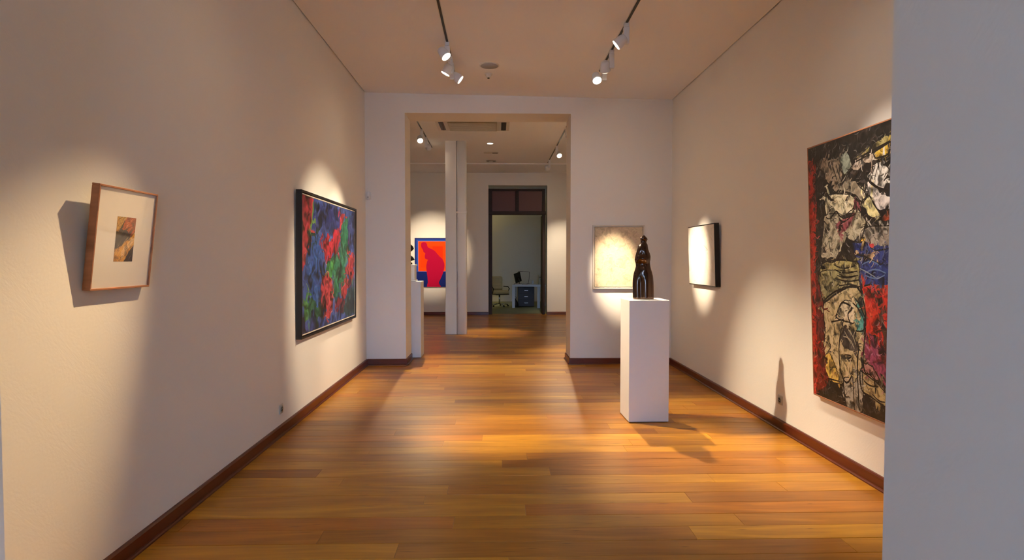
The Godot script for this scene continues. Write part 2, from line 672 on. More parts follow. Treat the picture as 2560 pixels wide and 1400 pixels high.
func line(img: Image, flat: Array, width: float, color: Color, r: RandomNumberGenerator) -> void:
	var size := Vector2(img.get_width(), img.get_height())
	var curve := Curve2D.new()
	var n := flat.size() / 2
	for k in n:
		var p := Vector2(flat[k * 2], flat[k * 2 + 1]) * size / 1000.0
		var q := Vector2(flat[maxi(k - 1, 0) * 2], flat[maxi(k - 1, 0) * 2 + 1]) * size / 1000.0
		var s := Vector2(flat[mini(k + 1, n - 1) * 2], flat[mini(k + 1, n - 1) * 2 + 1]) * size / 1000.0
		var t := (s - q) * 0.24
		curve.add_point(p, -t, t)
	var pts := PackedVector2Array()
	for p in curve.tessellate(4, 4.0):
		pts.append(p + Vector2(r.randf_range(-0.6, 0.6), r.randf_range(-0.6, 0.6)))
	stroke(img, pts, width * size.x / 1000.0, color, 0.35)


func brushwork(img: Image, count: int, length: float, width: float, spread: float, flow: FastNoiseLite, r: RandomNumberGenerator, curl := 1.2) -> void:
	# short curved strokes, each in the colour it starts on made lighter or darker
	for i in count:
		var p := Vector2(r.randf() * img.get_width(), r.randf() * img.get_height())
		var c := img.get_pixelv(Vector2i(p).clamp(Vector2i.ZERO, img.get_size() - Vector2i.ONE))
		var k := r.randf_range(-spread, spread)
		c = c.lightened(k) if k > 0 else c.darkened(-k * 1.2)
		c.h = fposmod(c.h + r.randf_range(-0.015, 0.015), 1.0)
		var turn := flow.get_noise_2d(p.x, p.y) * PI * 2.0
		var bend := r.randf_range(-curl, curl)
		var pts := PackedVector2Array()
		var l := length * r.randf_range(0.4, 1.2)
		for s in 6:
			pts.append(p)
			p += Vector2.from_angle(turn + bend * s / 5.0) * l / 5.0
		stroke(img, pts, width * r.randf_range(0.5, 1.3), c, 0.9)


func knead(img: Image, pull: float, pull_size: float, folds: float, fold_size: float, n_seed: int, slant := Vector2.ONE) -> Image:
	# pulls the wet colours about and works thicker and thinner ridges of the same pigment into them
	var a := noise(1.0 / pull_size, n_seed, 2)
	var b := noise(1.0 / pull_size, n_seed + 1, 2)
	var c := noise(1.0 / fold_size, n_seed + 2, 3)
	var e := noise(3.2 / fold_size, n_seed + 3, 2)
	var w := img.get_width()
	var h := img.get_height()
	return gray_image(w, h, func(x, y):
		var dx := a.get_noise_2d(x, y) * pull
		var dy := b.get_noise_2d(x, y) * pull
		var p := img.get_pixel(clampi(int(x + dx), 0, w - 1), clampi(int(y + dy), 0, h - 1))
		var u: float = (x + dx * 2.5) * slant.x
		var v: float = (y + dy * 2.5) * slant.y
		var ridge := 1.0 - 2.4 * absf(c.get_noise_2d(u, v)) + 0.45 * e.get_noise_2d(u, v)
		var k := folds * (ridge - 0.55)
		if k > 0.0:
			return p.lerp(Color(minf(1.0, p.r * 1.6 + 0.16), minf(1.0, p.g * 1.6 + 0.16), minf(1.0, p.b * 1.6 + 0.16)), minf(0.8, k))
		return p.darkened(minf(0.75, -k * 1.3)))


func textured(img: Image, roughness: float, relief := 0.0) -> StandardMaterial3D:
	var m := plain(Color.WHITE, roughness)
	m.albedo_texture = ImageTexture.create_from_image(img)
	if relief > 0.0:
		# thick paint: every edge of a stroke stands up a little
		m.heightmap_enabled = true
		m.heightmap_texture = m.albedo_texture
		m.heightmap_scale = relief
	return m


func rgb(c: Array) -> Color:
	return Color8(c[0], c[1], c[2])


func figure_picture() -> Image:
	var img := Image.create(900, 1152, false, Image.FORMAT_RGB8)
	img.fill(Color8(27, 23, 21))
	var r := RandomNumberGenerator.new()
	r.seed = 4
	for s in FIGURE_SHAPES:
		fill_shape(img, outline(s[1], Vector2(900, 1152), 1.2, r), rgb(s[0]))
	# the part of the canvas on the near side goes on in the same reds, greys and blacks
	for s in [[[120, 34, 26], [760, 540, 1000, 520, 1000, 990, 820, 960, 740, 760]], [[150, 142, 126], [720, 120, 820, 60, 940, 120, 960, 300, 880, 420, 760, 380, 700, 240]], [[46, 58, 112], [740, 420, 900, 430, 960, 540, 760, 560]], [[178, 160, 116], [800, 600, 880, 560, 940, 700, 900, 900, 830, 880]]]:
		fill_shape(img, outline(s[1], Vector2(900, 1152), 1.5, r), rgb(s[0]))
	brushwork(img, 900, 60, 12.0, 0.10, noise(0.006, 21, 2), r)
	img = knead(img, 8.0, 60.0, 0.5, 90.0, 61)
	brushwork(img, 2200, 34, 4.0, 0.30, noise(0.009, 22, 2), r, 1.6)
	# black contours round the pale shapes, broken and uneven, then the drawn lines
	for s in FIGURE_SHAPES:
		if s[0][1] < 90:
			continue
		var ring := outline(s[1], Vector2(900, 1152), 2.0, r)
		var from := r.randi() % ring.size()
		var run := PackedVector2Array()
		for k in int(ring.size() * 0.75):
			run.append(ring[(from + k) % ring.size()])
		stroke(img, run, r.randf_range(5.0, 9.0), Color8(26, 22, 19), 0.7)
	for s in FIGURE_LINES:
		line(img, s[2], s[1] * 0.85, rgb(s[0]), r)
	brushwork(img, 700, 30, 4.5, 0.35, noise(0.009, 23, 2), r, 2.2)
	line(img, [720, 130, 800, 200, 780, 320, 860, 400], 12, Color8(24, 20, 18), r)
	line(img, [800, 600, 850, 760, 830, 890], 12, Color8(24, 20, 18), r)
	return img


func abstract_picture() -> Image:
	var img := Image.create(760, 490, false, Image.FORMAT_RGB8)
	img.fill(Color8(48, 68, 132))
	var r := RandomNumberGenerator.new()
	r.seed = 9
	var size := Vector2(760, 490)
	for s in ABSTRACT_SHAPES:
		fill_shape(img, outline(s[1], size, 1.6, r), rgb(s[0]))
	brushwork(img, 500, 60, 14.0, 0.10, noise(0.006, 31, 2), r, 1.8)
	for s in ABSTRACT_LINES:
		line(img, s[2], s[1], rgb(s[0]), r)
	return knead(img, 16.0, 70.0, 0.62, 190.0, 71, Vector2(1.5, 1.0))


func flame_print() -> Image:
	var img := Image.create(260, 480, false, Image.FORMAT_RGB8)
	img.fill(Color8(34, 24, 18))
	var r := RandomNumberGenerator.new()
	r.seed = 13
	var size := Vector2(260, 480)
	for s in [[[176, 70, 20], [420, 0, 1000, 0, 1000, 300, 760, 420, 560, 300, 300, 280, 380, 120]], [[184, 132, 48], [0, 0, 470, 0, 330, 130, 120, 330, 0, 330]], [[66, 54, 32], [0, 330, 200, 370, 640, 420, 560, 560, 250, 640, 0, 690]], [[212, 146, 36], [0, 720, 200, 700, 420, 610, 700, 480, 1000, 360, 1000, 620, 760, 760, 560, 960, 500, 1000, 0, 1000]], [[226, 178, 110], [330, 800, 560, 640, 860, 470, 960, 560, 640, 740, 430, 930]], [[32, 16, 22], [1000, 640, 840, 720, 660, 860, 560, 1000, 1000, 1000]]]:
		fill_shape(img, outline(s[1], size, 2.0, r), rgb(s[0]))
	for i in 420:
		var p := Vector2(r.randf() * 260, r.randf() * 480)
		var c := img.get_pixelv(Vector2i(p).clamp(Vector2i.ZERO, Vector2i(259, 479)))
		var k := r.randf_range(-0.5, 0.32)
		c = c.lightened(k) if k > 0 else c.darkened(-k)
		var a := -0.95 + r.randf_range(-0.25, 0.25)
		stroke(img, PackedVector2Array([p, p + Vector2.from_angle(a) * 22, p + Vector2.from_angle(a + 0.15) * r.randf_range(34, 70)]), r.randf_range(2, 6), c, 0.9)
	return knead(img, 8.0, 80.0, 0.25, 130.0, 81)


func silhouette_picture() -> Image:
	var img := Image.create(512, 706, false, Image.FORMAT_RGB8)
	var size := Vector2(512, 706)
	var r := RandomNumberGenerator.new()
	r.seed = 15
	img.fill(Color8(20, 36, 110))
	for b in [[0.030, 0.020, 0.970, 0.690, Color8(36, 62, 150)], [0.062, 0.040, 0.938, 0.690, Color8(54, 84, 178)], [0.092, 0.060, 0.908, 0.683, Color8(206, 110, 120)], [0.106, 0.073, 0.894, 0.672, Color8(238, 72, 8)], [0.16, 0.16, 0.80, 0.60, Color8(238, 64, 8)], [0.50, 0.17, 0.785, 0.46, Color8(230, 48, 10)]]:
		img.fill_rect(Rect2i(Vector2(b[0], b[1]) * size, Vector2(b[2] - b[0], b[3] - b[1]) * size), b[4])
	# a bowed upright shape in crimson, measured from the left and top edge of the canvas
	var px := [180, 150, 190, 105, 235, 88, 300, 90, 340, 125, 350, 165, 385, 200, 470, 225, 560, 268, 620, 320, 700, 385, 770, 430, 815, 500, 826, 570, 812, 640, 790, 700, 740, 790, 690, 860, 660, 910, 690, 960, 705, 1000, 360, 1000, 372, 900, 360, 800, 340, 700, 325, 600, 330, 545, 350, 480, 375, 440, 300, 420, 285, 370, 300, 310, 250, 280, 235, 240, 200, 200]
	var ring := outline(px, size, 0.4, r)
	var edge := Geometry2D.offset_polygon(ring, 4.0)
	fill_shape(img, edge[0], Color8(186, 26, 44))
	fill_shape(img, ring, Color8(176, 8, 58))
	return img


func cream_picture() -> Image:
	var img := Image.create(360, 440, false, Image.FORMAT_RGB8)
	img.fill(Color8(212, 192, 160))
	var r := RandomNumberGenerator.new()
	r.seed = 17
	brushwork(img, 600, 40, 10, 0.05, noise(0.010, 41, 2), r, 2.4)
	return knead(img, 16.0, 60.0, 0.10, 110.0, 91)


func white_picture() -> Image:
	var img := Image.create(480, 380, false, Image.FORMAT_RGB8)
	img.fill(Color8(232, 228, 220))
	var r := RandomNumberGenerator.new()
	r.seed = 19
	brushwork(img, 500, 60, 14, 0.03, noise(0.006, 51, 2), r, 1.0)
	for s in [[620, 330, 720, 380, 770, 420], [690, 345, 730, 400], [740, 330, 745, 400], [700, 420, 760, 405]]:
		line(img, s, 5, Color8(150, 140, 125), r)
	return img


func hang(called: String, label: String, where: Vector3, turn: float, lean: float) -> Node3D:
	# a picture's origin is the middle of its lower back edge; local x runs right, z out of the wall
	var t := thing(called, label, "painting", where)
	t.rotation = Vector3(lean, turn, 0)
	return t


func canvas(parent: Node3D, w: float, h: float, y: float, z0: float, z1: float, m: Material, called := "canvas") -> MeshInstance3D:
	var st := start()
	add_box(st, Vector3(-w / 2, y, z0), Vector3(w / 2, y + h, z1), 0.0, true)
	return part(called, st.commit(), m, parent)


func frame_bars(parent: Node3D, w: float, h: float, bar: float, z0: float, z1: float, m: Material, inset := 0.0, called := "frame") -> void:
	# four bars, mitred by butting: w and h are outer sizes
	var x := w / 2 - inset
	var lo := inset
	var hi := h - inset
	for q in [[-x, lo, x, lo + bar], [-x, hi - bar, x, hi], [-x, lo + bar, -x + bar, hi - bar], [x - bar, lo + bar, x, hi - bar]]:
		var st := start()
		add_box(st, Vector3(q[0], q[1], z0), Vector3(q[2], q[3], z1), 0.0015)
		part(called, st.commit(), m, parent)


func build_paintings() -> void:
	# small print in an oak box frame, hanging well off the wall at the top
	var p := hang("framed_print", "small flame-coloured print in wide white mat and oak box frame", at(LEFT + 0.002, 1.41, 3.053), PI / 2, 0.118)
	frame_bars(p, 0.476, 0.50, 0.010, 0.0, 0.037, mats.frame_oak)
	canvas(p, 0.456, 0.480, 0.010, 0.006, 0.0285, mats.mat_board, "mat_board")
	canvas(p, 0.150, 0.222, 0.137, 0.0287, 0.0292, textured(flame_print(), 0.6), "print")
	var pane := start()
	face(pane, [Vector3(-0.228, 0.010, 0.033), Vector3(0.228, 0.010, 0.033), Vector3(0.228, 0.490, 0.033), Vector3(-0.228, 0.490, 0.033)], Vector3.BACK)
	part("glass", pane.commit(), mats.glass, p)
	# large abstract in a black box frame
	p = hang("abstract_painting", "large black-framed abstract of swirling blue, red and green paint", at(LEFT + 0.002, 0.79, 6.865), PI / 2, 0.012)
	frame_bars(p, 2.23, 1.43, 0.022, 0.0, 0.056, mats.black_frame)
	frame_bars(p, 2.23, 1.43, 0.012, 0.03, 0.046, mats.pale_frame, 0.030, "inner_edge")
	part("backing", slab(-1.09, 1.09, 0.022, 1.408, -0.012, -0.004), mats.pale_frame, p)
	canvas(p, 2.142, 1.342, 0.044, 0.012, 0.046, textured(abstract_picture(), 0.38, 0.25))
	# pale canvas with a deep black edge on the right wall
	p = hang("white_painting", "white canvas with scratched marks and deep black edges, leaning forward", at(RIGHT - 0.002, 1.236, 7.36), -PI / 2, 0.035)
	frame_bars(p, 0.95, 0.745, 0.012, 0.0, 0.058, mats.black)
	canvas(p, 0.926, 0.721, 0.012, 0.01, 0.060, textured(white_picture(), 0.6, 0.1))
	# tall figure painting, partly hidden by the door reveal
	p = hang("figure_painting", "tall dark expressionist painting of pale figures with red and blue", at(RIGHT - 0.002, 0.47, 3.97), -PI / 2, 0.043)
	frame_bars(p, 1.54, 1.972, 0.010, 0.0, 0.044, mats.frame_oak)
	canvas(p, 1.52, 1.952, 0.010, 0.008, 0.042, textured(figure_picture(), 0.36, 0.25))
	# cream canvas on the back wall
	p = hang("cream_painting", "cream textured canvas in pale float frame behind the dark statue", at(1.803, 1.123, FAR_WALL[0] - 0.002), 0.0, 0.008)
	frame_bars(p, 0.765, 0.94, 0.022, 0.0, 0.045, mats.pale_frame)
	part("backing", slab(-0.36, 0.36, 0.022, 0.918, -0.010, -0.004), mats.pale_frame, p)
	canvas(p, 0.705, 0.880, 0.030, 0.010, 0.040, textured(cream_picture(), 0.6, 0.3))
	# silhouette in the second room
	p = hang("silhouette_painting", "bright orange and blue painting of bowed crimson silhouette", at(-1.78, 0.79, OFFICE_WALL[0] - 0.002), 0.0, 0.02)
	frame_bars(p, 1.0, 1.377, 0.006, 0.0, 0.036, mats.pale_frame)
	var flat := textured(silhouette_picture(), 0.7)
	flat.metallic_specular = 0.2
	canvas(p, 0.988, 1.365, 0.006, 0.006, 0.038, flat)


# ---------------------------------------------------------------- pedestals and sculptures

func pedestal(label: String, where: Vector3, size: Vector3, turn: float) -> void:
	var t := thing("pedestal", label, "pedestal", where)
	t.rotation.y = turn
	part("foot", box(Vector3(size.x - 0.016, 0.006, size.z - 0.016), 0.0), mats.black, t)
	part("body", slab(-size.x / 2, size.x / 2, 0.006, size.y, -size.z / 2, size.z / 2, 0.003), mats.pedestal, t)


func statue_mesh() -> ArrayMesh:
	# rows of [height, left, right] of the draped figure's outline in thousandths of its height, and a fold pattern round it
	var rows := [[0, -160, 166], [40, -162, 168], [120, -165, 166], [240, -166, 162], [310, -163, 157], [360, -156, 152], [410, -148, 140], [470, -129, 121], [510, -118, 112], [548, -119, 106], [585, -131, 104], [615, -138, 110], [665, -128, 112], [705, -118, 102], [745, -106, 86], [785, -95, 73], [822, -82, 68], [850, -66, 63], [874, -45, 49], [890, -41, 45], [905, -44, 52], [930, -50, 64], [950, -54, 56], [975, -40, 32], [992, -18, 16], [1000, -5, 5]]
	var rings := []
	var n := 72
	var levels := 120
	var tall := 0.626
	for k in levels + 1:
		var y := 1000.0 * k / levels
		var i := 0
		while i < rows.size() - 2 and rows[i + 1][0] < y:
			i += 1
		var t: float = clampf((y - rows[i][0]) / float(rows[i + 1][0] - rows[i][0]), 0.0, 1.0)
		t = lerpf(t, smoothstep(0.0, 1.0, t), 0.4)
		var left: float = lerpf(rows[i][1], rows[i + 1][1], t)
		var right: float = lerpf(rows[i][2], rows[i + 1][2], t)
		var mid := (left + right) / 2
		var half := (right - left) / 2
		var ring := PackedVector3Array()
		for s in n:
			var a := TAU * s / n          # 0 = right, PI / 2 = towards the viewer
			var r := 1.0
			var front := maxf(0.0, sin(a))
			# skirt: a broad hollow panel, two standing folds
			var low := smoothstep(420.0, 250.0, y)
			r += low * (-0.24 * exp(-pow((a - 2.02) / 0.26, 2)) + 0.06 * exp(-pow((a - 1.42) / 0.22, 2)) - 0.10 * exp(-pow((a - 0.92) / 0.15, 2)) + 0.04 * exp(-pow((a - 2.62) / 0.2, 2)))
			# lap below the folded arms, and the arm that crosses the chest
			r -= 0.11 * front * exp(-pow((y - 548.0) / 36.0, 2))
			r += 0.14 * front * exp(-pow((y - 455.0) / 30.0, 2)) * exp(-pow((a - 1.5) / 0.5, 2))
			var arm := 628.0 - 46.0 * cos(a)
			r += 0.22 * exp(-pow((y - arm) / 34.0, 2)) * exp(-pow((a - 1.75) / 0.75, 2))
			r -= 0.24 * exp(-pow((y - 700.0) / 42.0, 2)) * exp(-pow((a - 1.85) / 0.38, 2))
			r += 0.10 * exp(-pow((y - 770.0) / 60.0, 2)) * exp(-pow((a - 2.4) / 0.4, 2))
			# face hollow under the veil
			r -= 0.22 * exp(-pow((y - 915.0) / 22.0, 2)) * exp(-pow((a - 1.6) / 0.5, 2))
			r += 0.10 * exp(-pow((y - 945.0) / 16.0, 2)) * exp(-pow((a - 2.3) / 0.5, 2))
			var deep := half * (0.82 if y > 850.0 else 0.78)
			ring.append(Vector3((mid + cos(a) * half * lerpf(1.0, r, absf(sin(a)))), y, sin(a) * deep * r) * tall / 1000.0)
		rings.append(ring)
	return loft(rings)


func build_pedestals() -> void:
	pedestal("tall white pedestal carrying the dark bronze statue", at(1.447, 0, 5.822), Vector3(0.385, 1.168, 0.365), 0.018)
	var s := thing("statue", "dark polished bronze statue of a veiled draped figure on pedestal", "statue", at(1.436, 1.168, 5.83))
	part("figure", statue_mesh(), mats.bronze, s)
	pedestal("white pedestal just beyond the doorway carrying a small stepped block", at(-1.372, 0, 9.675), Vector3(0.36, 1.21, 0.36), 0.0)
	var b := thing("display_block", "small stepped white block standing on the pedestal beyond the doorway", "display block", at(-1.405, 1.21, 9.69))
	part("body", box(Vector3(0.21, 0.245, 0.21), 0.003), mats.pedestal, b)
	part("cap", slab(-0.118, 0.118, 0.245, 0.27, -0.118, 0.118, 0.003), mats.pedestal, b)
	part("base_step", slab(-0.122, 0.122, 0.0, 0.02, -0.122, 0.122, 0.003), mats.pedestal, b)
	var f := thing("bust_sculpture", "small black abstract sculpture on the white block beyond the doorway", "sculpture", at(-1.425, 1.48, 9.69))
	var rings := []
	var prof := [[0.0, 0.055, 0.0], [0.02, 0.06, 0.01], [0.04, 0.035, 0.0], [0.055, 0.040, 0.02], [0.075, 0.085, 0.02], [0.12, 0.07, 0.015], [0.155, 0.035, 0.0], [0.19, 0.032, 0.0], [0.215, 0.05, 0.02], [0.25, 0.068, 0.03], [0.285, 0.062, 0.02], [0.315, 0.045, 0.01], [0.335, 0.012, 0.0]]
	for q in prof:
		var ring := PackedVector3Array()
		for i in 28:
			var a := TAU * i / 28
			var k: float = q[1] * (1.0 + 0.12 * cos(3 * a + q[0] * 20.0))
			ring.append(Vector3(cos(a) * k + q[2], q[0], sin(a) * k * 0.85))
		rings.append(ring)
	part("figure", loft(rings), mats.dark_bronze, f)


# ---------------------------------------------------------------- lighting

func lamp_head(parent: Node3D, where: Vector3, target: Vector3, energy: float, half_angle: float, blend: float, color: Color, big := 1.0) -> void:
	# where and target in the world; the head looks along its own -z
	var head := part("lamp_head", lamp_meshes.head, mats.lamp_white, parent, where - parent.position)
	head.look_at_from_position(where, target, Vector3.UP)
	head.scale = Vector3.ONE * big
	part("lens", lamp_meshes.lens, mats.lens, head, Vector3(0, 0, -0.050))
	# a reflector lamp throws a narrow beam inside a weak wide spill
	for lobe in [["beam_light", energy, half_angle, blend], ["spill_light", SPOT * SPILL, 62.0, 1.0]]:
		var light := SpotLight3D.new()
		light.name = lobe[0]
		light.light_color = color
		light.light_energy = lobe[1]
		light.light_size = 0.03
		light.spot_range = 30.0
		light.spot_attenuation = 2.0
		light.spot_angle = lobe[2]
		light.spot_angle_attenuation = lobe[3]
		light.shadow_enabled = true
		head.add_child(light)
		light.position = Vector3(0, 0, -0.075)


var lamp_meshes := {}

func track_spot(label: String, track_x: float, top: float, d: float, head: Vector3, target: Vector3, energy: float, half_angle := 24.0, blend := 0.7, color := WARM) -> void:
	var t := thing("track_spotlight", label, "spotlight", at(track_x, top, d), "track spotlights")
	part("adapter", slab(-0.022, 0.022, -0.050, -0.012, -0.03, 0.03, 0.003), mats.lamp_white, t)
	part("gear_box", slab(-0.028, 0.028, -0.215, -0.050, -0.024, 0.024, 0.003), mats.lamp_white, t)
	var local := head - t.position
	part("pivot_arm", tube([Vector3(0, -0.17, 0), Vector3(local.x * 0.55, local.y * 0.5 - 0.085, local.z * 0.5), local], 0.012), mats.lamp_white, t)
	lamp_head(t, head, target, energy, half_angle, blend, color)


func lighting_track(label: String, x: float, top: float, d0: float, d1: float) -> void:
	var t := thing("lighting_track", label, "track", at(x, top, (d0 + d1) / 2), "ceiling tracks")
	var half := (d1 - d0) / 2
	part("channel", slab(-0.019, 0.019, -0.006, 0.004, -half, half, 0.001), mats.white_paint, t)
	part("conductor_rail", slab(-0.012, 0.012, -0.013, -0.006, -half, half, 0.001), mats.black, t)


func build_lighting() -> void:
	lamp_meshes.head = lathe([Vector2(0.058, -0.062), Vector2(0.060, -0.052), Vector2(0.055, -0.015), Vector2(0.050, 0.020), Vector2(0.044, 0.045), Vector2(0.030, 0.056), Vector2(0.001, 0.058)], 28, 2)
	lamp_meshes.lens = lathe([Vector2(0.051, -0.016), Vector2(0.052, -0.013), Vector2(0.0515, 0.002)], 28, 2)
	var xl := -0.54
	var xr := 1.305
	var yl := ceiling_at(xl)
	var yr := ceiling_at(xr)
	lighting_track("black ceiling track with white edges over the abstract painting side", xl, yl, NEAR_WALL[1] + 0.3, 7.75)
	lighting_track("black ceiling track with white edges over the statue side", xr, yr, NEAR_WALL[1] + 0.3, 7.6)
	var h := 0.165
	track_spot("white track spotlight turned to the tall figure painting", xl, yl, 6.73, at(xl - 0.035, yl - h, 6.60), at(2.1, 0.0, 5.45), SPOT * 1.45, 20.0, 1.0)
	track_spot("white track spotlight turned steeply down to the abstract painting", xl, yl, 7.18, at(xl - 0.03, yl - h, 7.16), at(LEFT, 1.3, 7.35), SPOT * 0.45, 19.0, 0.8)
	track_spot("white track spotlight turned across to the white canvas", xl, yl, 7.42, at(xl + 0.05, yl - h, 7.46), at(RIGHT, 1.52, 7.48), SPOT * 2.8, 8.0, 1.0)
	track_spot("white track spotlight turned across to the abstract painting", xr, yr, 6.07, at(xr - 0.055, yr - 0.19, 6.05), at(LEFT, 1.15, 6.85), SPOT * 0.85, 21.0, 0.6)
	track_spot("white track spotlight turned away to the cream painting", xr, yr, 6.84, at(xr - 0.07, yr - 0.18, 6.86), at(1.79, 1.34, FAR_WALL[0]), SPOT * 2.6, 8.5, 1.0)
	track_spot("white track spotlight turned down over the open floor", xr, yr, 7.30, at(xr - 0.10, yr - 0.18, 7.28), at(1.55, 0.0, 4.6), SPOT * 1.9, 15.0, 1.0)
	track_spot("white track spotlight turned to the small framed print", xl, yl, 4.62, at(xl - 0.05, yl - h, 4.58), at(LEFT, 0.40, 2.05), SPOT * 1.15, 14.5, 1.0, Color(1.0, 0.85, 0.64))
	track_spot("white track spotlight above the tall figure painting", xr, yr, 4.05, at(xr + 0.05, yr - h, 3.95), at(RIGHT, 1.05, 3.9), SPOT * 0.5, 25.0, 1.0, Color(1.0, 0.93, 0.84))
	track_spot("white track spotlight turned to the middle of the floor", xl, yl, 4.98, at(xl + 0.06, yl - h, 4.96), at(0.02, 0.0, 5.42), SPOT * 1.35, 15.0, 1.0)
	# second room
	lighting_track("black ceiling track in the room beyond, on the pedestal side", -1.40, CEILING_TWO, 10.2, 13.2)
	lighting_track("black ceiling track in the room beyond, on the far side of the air conditioner", 1.30, CEILING_TWO, 10.2, 15.2)
	var y2 := CEILING_TWO
	track_spot("white track spotlight beyond the doorway turned to the doorway floor", -1.40, y2, 11.40, at(-1.43, y2 - 0.19, 11.36), at(-0.55, 0.0, 8.0), SPOT * 1.4, 22.0, 0.9)
	track_spot("white track spotlight beyond the doorway turned to the silhouette painting", -1.40, y2, 12.10, at(-1.36, y2 - 0.19, 12.14), at(-1.80, 1.75, OFFICE_WALL[0]), SPOT * 1.9, 14.0, 0.9)
	track_spot("white track spotlight beyond the doorway turned to the side wall", 1.30, y2, 11.15, at(1.34, y2 - 0.19, 11.12), at(2.9, 1.4, 9.9), SPOT * 1.4, 24.0, 0.9)
	track_spot("white track spotlight in the room beyond turned back to the doorway", 1.30, y2, 12.95, at(1.34, y2 - 0.19, 12.92), at(1.9, 0.9, 10.0), SPOT * 1.4, 24.0, 0.9)
	track_spot("small white track spotlight beside the office door wall", 1.30, y2, 14.75, at(1.24, y2 - 0.19, 14.80), at(2.0, 1.4, OFFICE_WALL[0]), SPOT * 0.5, 22.0, 0.9)


const SPOT := 16.0
const SPILL := 0.018


func build_ceiling_fittings() -> void:
	var y := ceiling_at(-0.09)
	var s := thing("ceiling_speaker", "round flush white ceiling speaker above the smoke detector", "speaker", at(-0.085, y, 7.50))
	part("rim", lathe([Vector2(0.119, -0.010), Vector2(0.123, -0.006), Vector2(0.123, 0.006)], 40), mats.plastic, s)
	part("grille", lathe([Vector2(0.108, -0.013), Vector2(0.109, -0.009)], 40), plain(Color(0.62, 0.61, 0.62), 0.6), s)
	s = thing("smoke_detector", "small white cone-shaped detector on the ceiling near the back wall", "detector", at(-0.10, y, 7.84))
	part("base", lathe([Vector2(0.050, -0.014), Vector2(0.052, -0.010), Vector2(0.052, 0.004)], 28), mats.plastic, s)
	part("housing", lathe([Vector2(0.020, -0.052), Vector2(0.026, -0.046), Vector2(0.042, -0.014)], 28), mats.plastic, s)
	part("sensor", lathe([Vector2(0.014, -0.062), Vector2(0.016, -0.052)], 20), mats.black, s)
	# ceiling cassette of the air conditioner in the second room
	var cx := -0.425
	var top := CEILING_TWO
	var a := thing("air_conditioner", "cream ceiling cassette air conditioner with two dark outlet slots", "air conditioner", at(cx, top, 11.05))
	part("panel", slab(-0.66, 0.66, -0.022, 0.004, -0.40, 0.40, 0.006), mats.plastic, a)
	part("intake_grille", slab(-0.44, 0.44, -0.040, -0.022, -0.345, 0.345, 0.006), plain(Color(0.66, 0.62, 0.54), 0.5), a)
	for k in 12:
		part("louvre", slab(-0.42, 0.42, -0.046, -0.040, -0.315 + k * 0.056, -0.295 + k * 0.056, 0.001), mats.plastic, a)
	for side in [-1.0, 1.0]:
		part("outlet", slab(side * 0.56 - 0.045, side * 0.56 + 0.045, -0.025, -0.022, -0.32, 0.32, 0.0), mats.black, a)
		part("flap", slab(side * 0.56 - 0.016, side * 0.56 + 0.016, -0.032, -0.026, -0.30, 0.30, 0.001), plain(Color(0.25, 0.22, 0.2), 0.5), a)
	# recessed downlight with its pool on the floor
	var l := thing("downlight", "small glowing recessed ceiling downlight beyond the air conditioner", "downlight", at(-0.13, top, 12.75))
	part("trim_ring", lathe([Vector2(0.072, -0.006), Vector2(0.078, -0.003), Vector2(0.078, 0.004)], 28), mats.white_paint, l)
	part("lens", lathe([Vector2(0.060, -0.010), Vector2(0.061, -0.005)], 28), mats.lens, l)
	var light := SpotLight3D.new()
	light.name = "spot_light"
	light.light_color = WARM
	light.light_energy = SPOT * 0.75
	light.light_size = 0.05
	light.spot_range = 30.0
	light.spot_attenuation = 2.0
	light.spot_angle = 15.0
	light.spot_angle_attenuation = 1.0
	light.shadow_enabled = true
	l.add_child(light)
	light.position = Vector3(0, -0.02, 0)
	light.rotation.x = -PI / 2
	s = thing("ceiling_vent", "flat slotted ceiling vent between the downlight and the round vent", "vent", at(-0.12, top, 13.85))
	part("plate", slab(-0.17, 0.17, -0.010, 0.004, -0.09, 0.09, 0.002), mats.plastic, s)
	part("slot", slab(0.03, 0.15, -0.012, -0.010, -0.05, 0.05), mats.black, s)
	s = thing("round_vent", "round flat disc on the ceiling before the office wall", "vent", at(-0.13, top, 15.0))
	part("disc", lathe([Vector2(0.11, -0.014), Vector2(0.12, -0.008), Vector2(0.12, 0.004)], 32), plain(Color(0.60, 0.55, 0.50), 0.5), s)
	part("hub", lathe([Vector2(0.045, -0.024), Vector2(0.05, -0.014)], 24), mats.plastic, s)


func outlet(label: String, where: Vector3, turn: float) -> void:
	var t := thing("wall_socket", label, "socket", where)
	t.rotation.y = turn
	var ring := plain(Color(0.62, 0.60, 0.55), 0.4)
	part("plate", slab(-0.042, 0.042, -0.042, 0.042, -0.010, 0.0, 0.003), plain(Color(0.74, 0.72, 0.67), 0.4), t)
	part("socket_ring", lathe([Vector2(0.022, 0.0), Vector2(0.030, 0.004), Vector2(0.031, 0.010)], 28, 2), ring, t, Vector3(0, 0, 0.004))
	part("socket_well", lathe([Vector2(0.021, 0.0), Vector2(0.0212, 0.0006)], 28, 2), mats.black, t, Vector3(0, 0, 0.0145))
	for s in [-1.0, 1.0]:
		part("pin_hole", lathe([Vector2(0.0035, 0.0), Vector2(0.0036, 0.001)], 12, 2), mats.plastic, t, Vector3(s * 0.0095, 0, 0.0150))


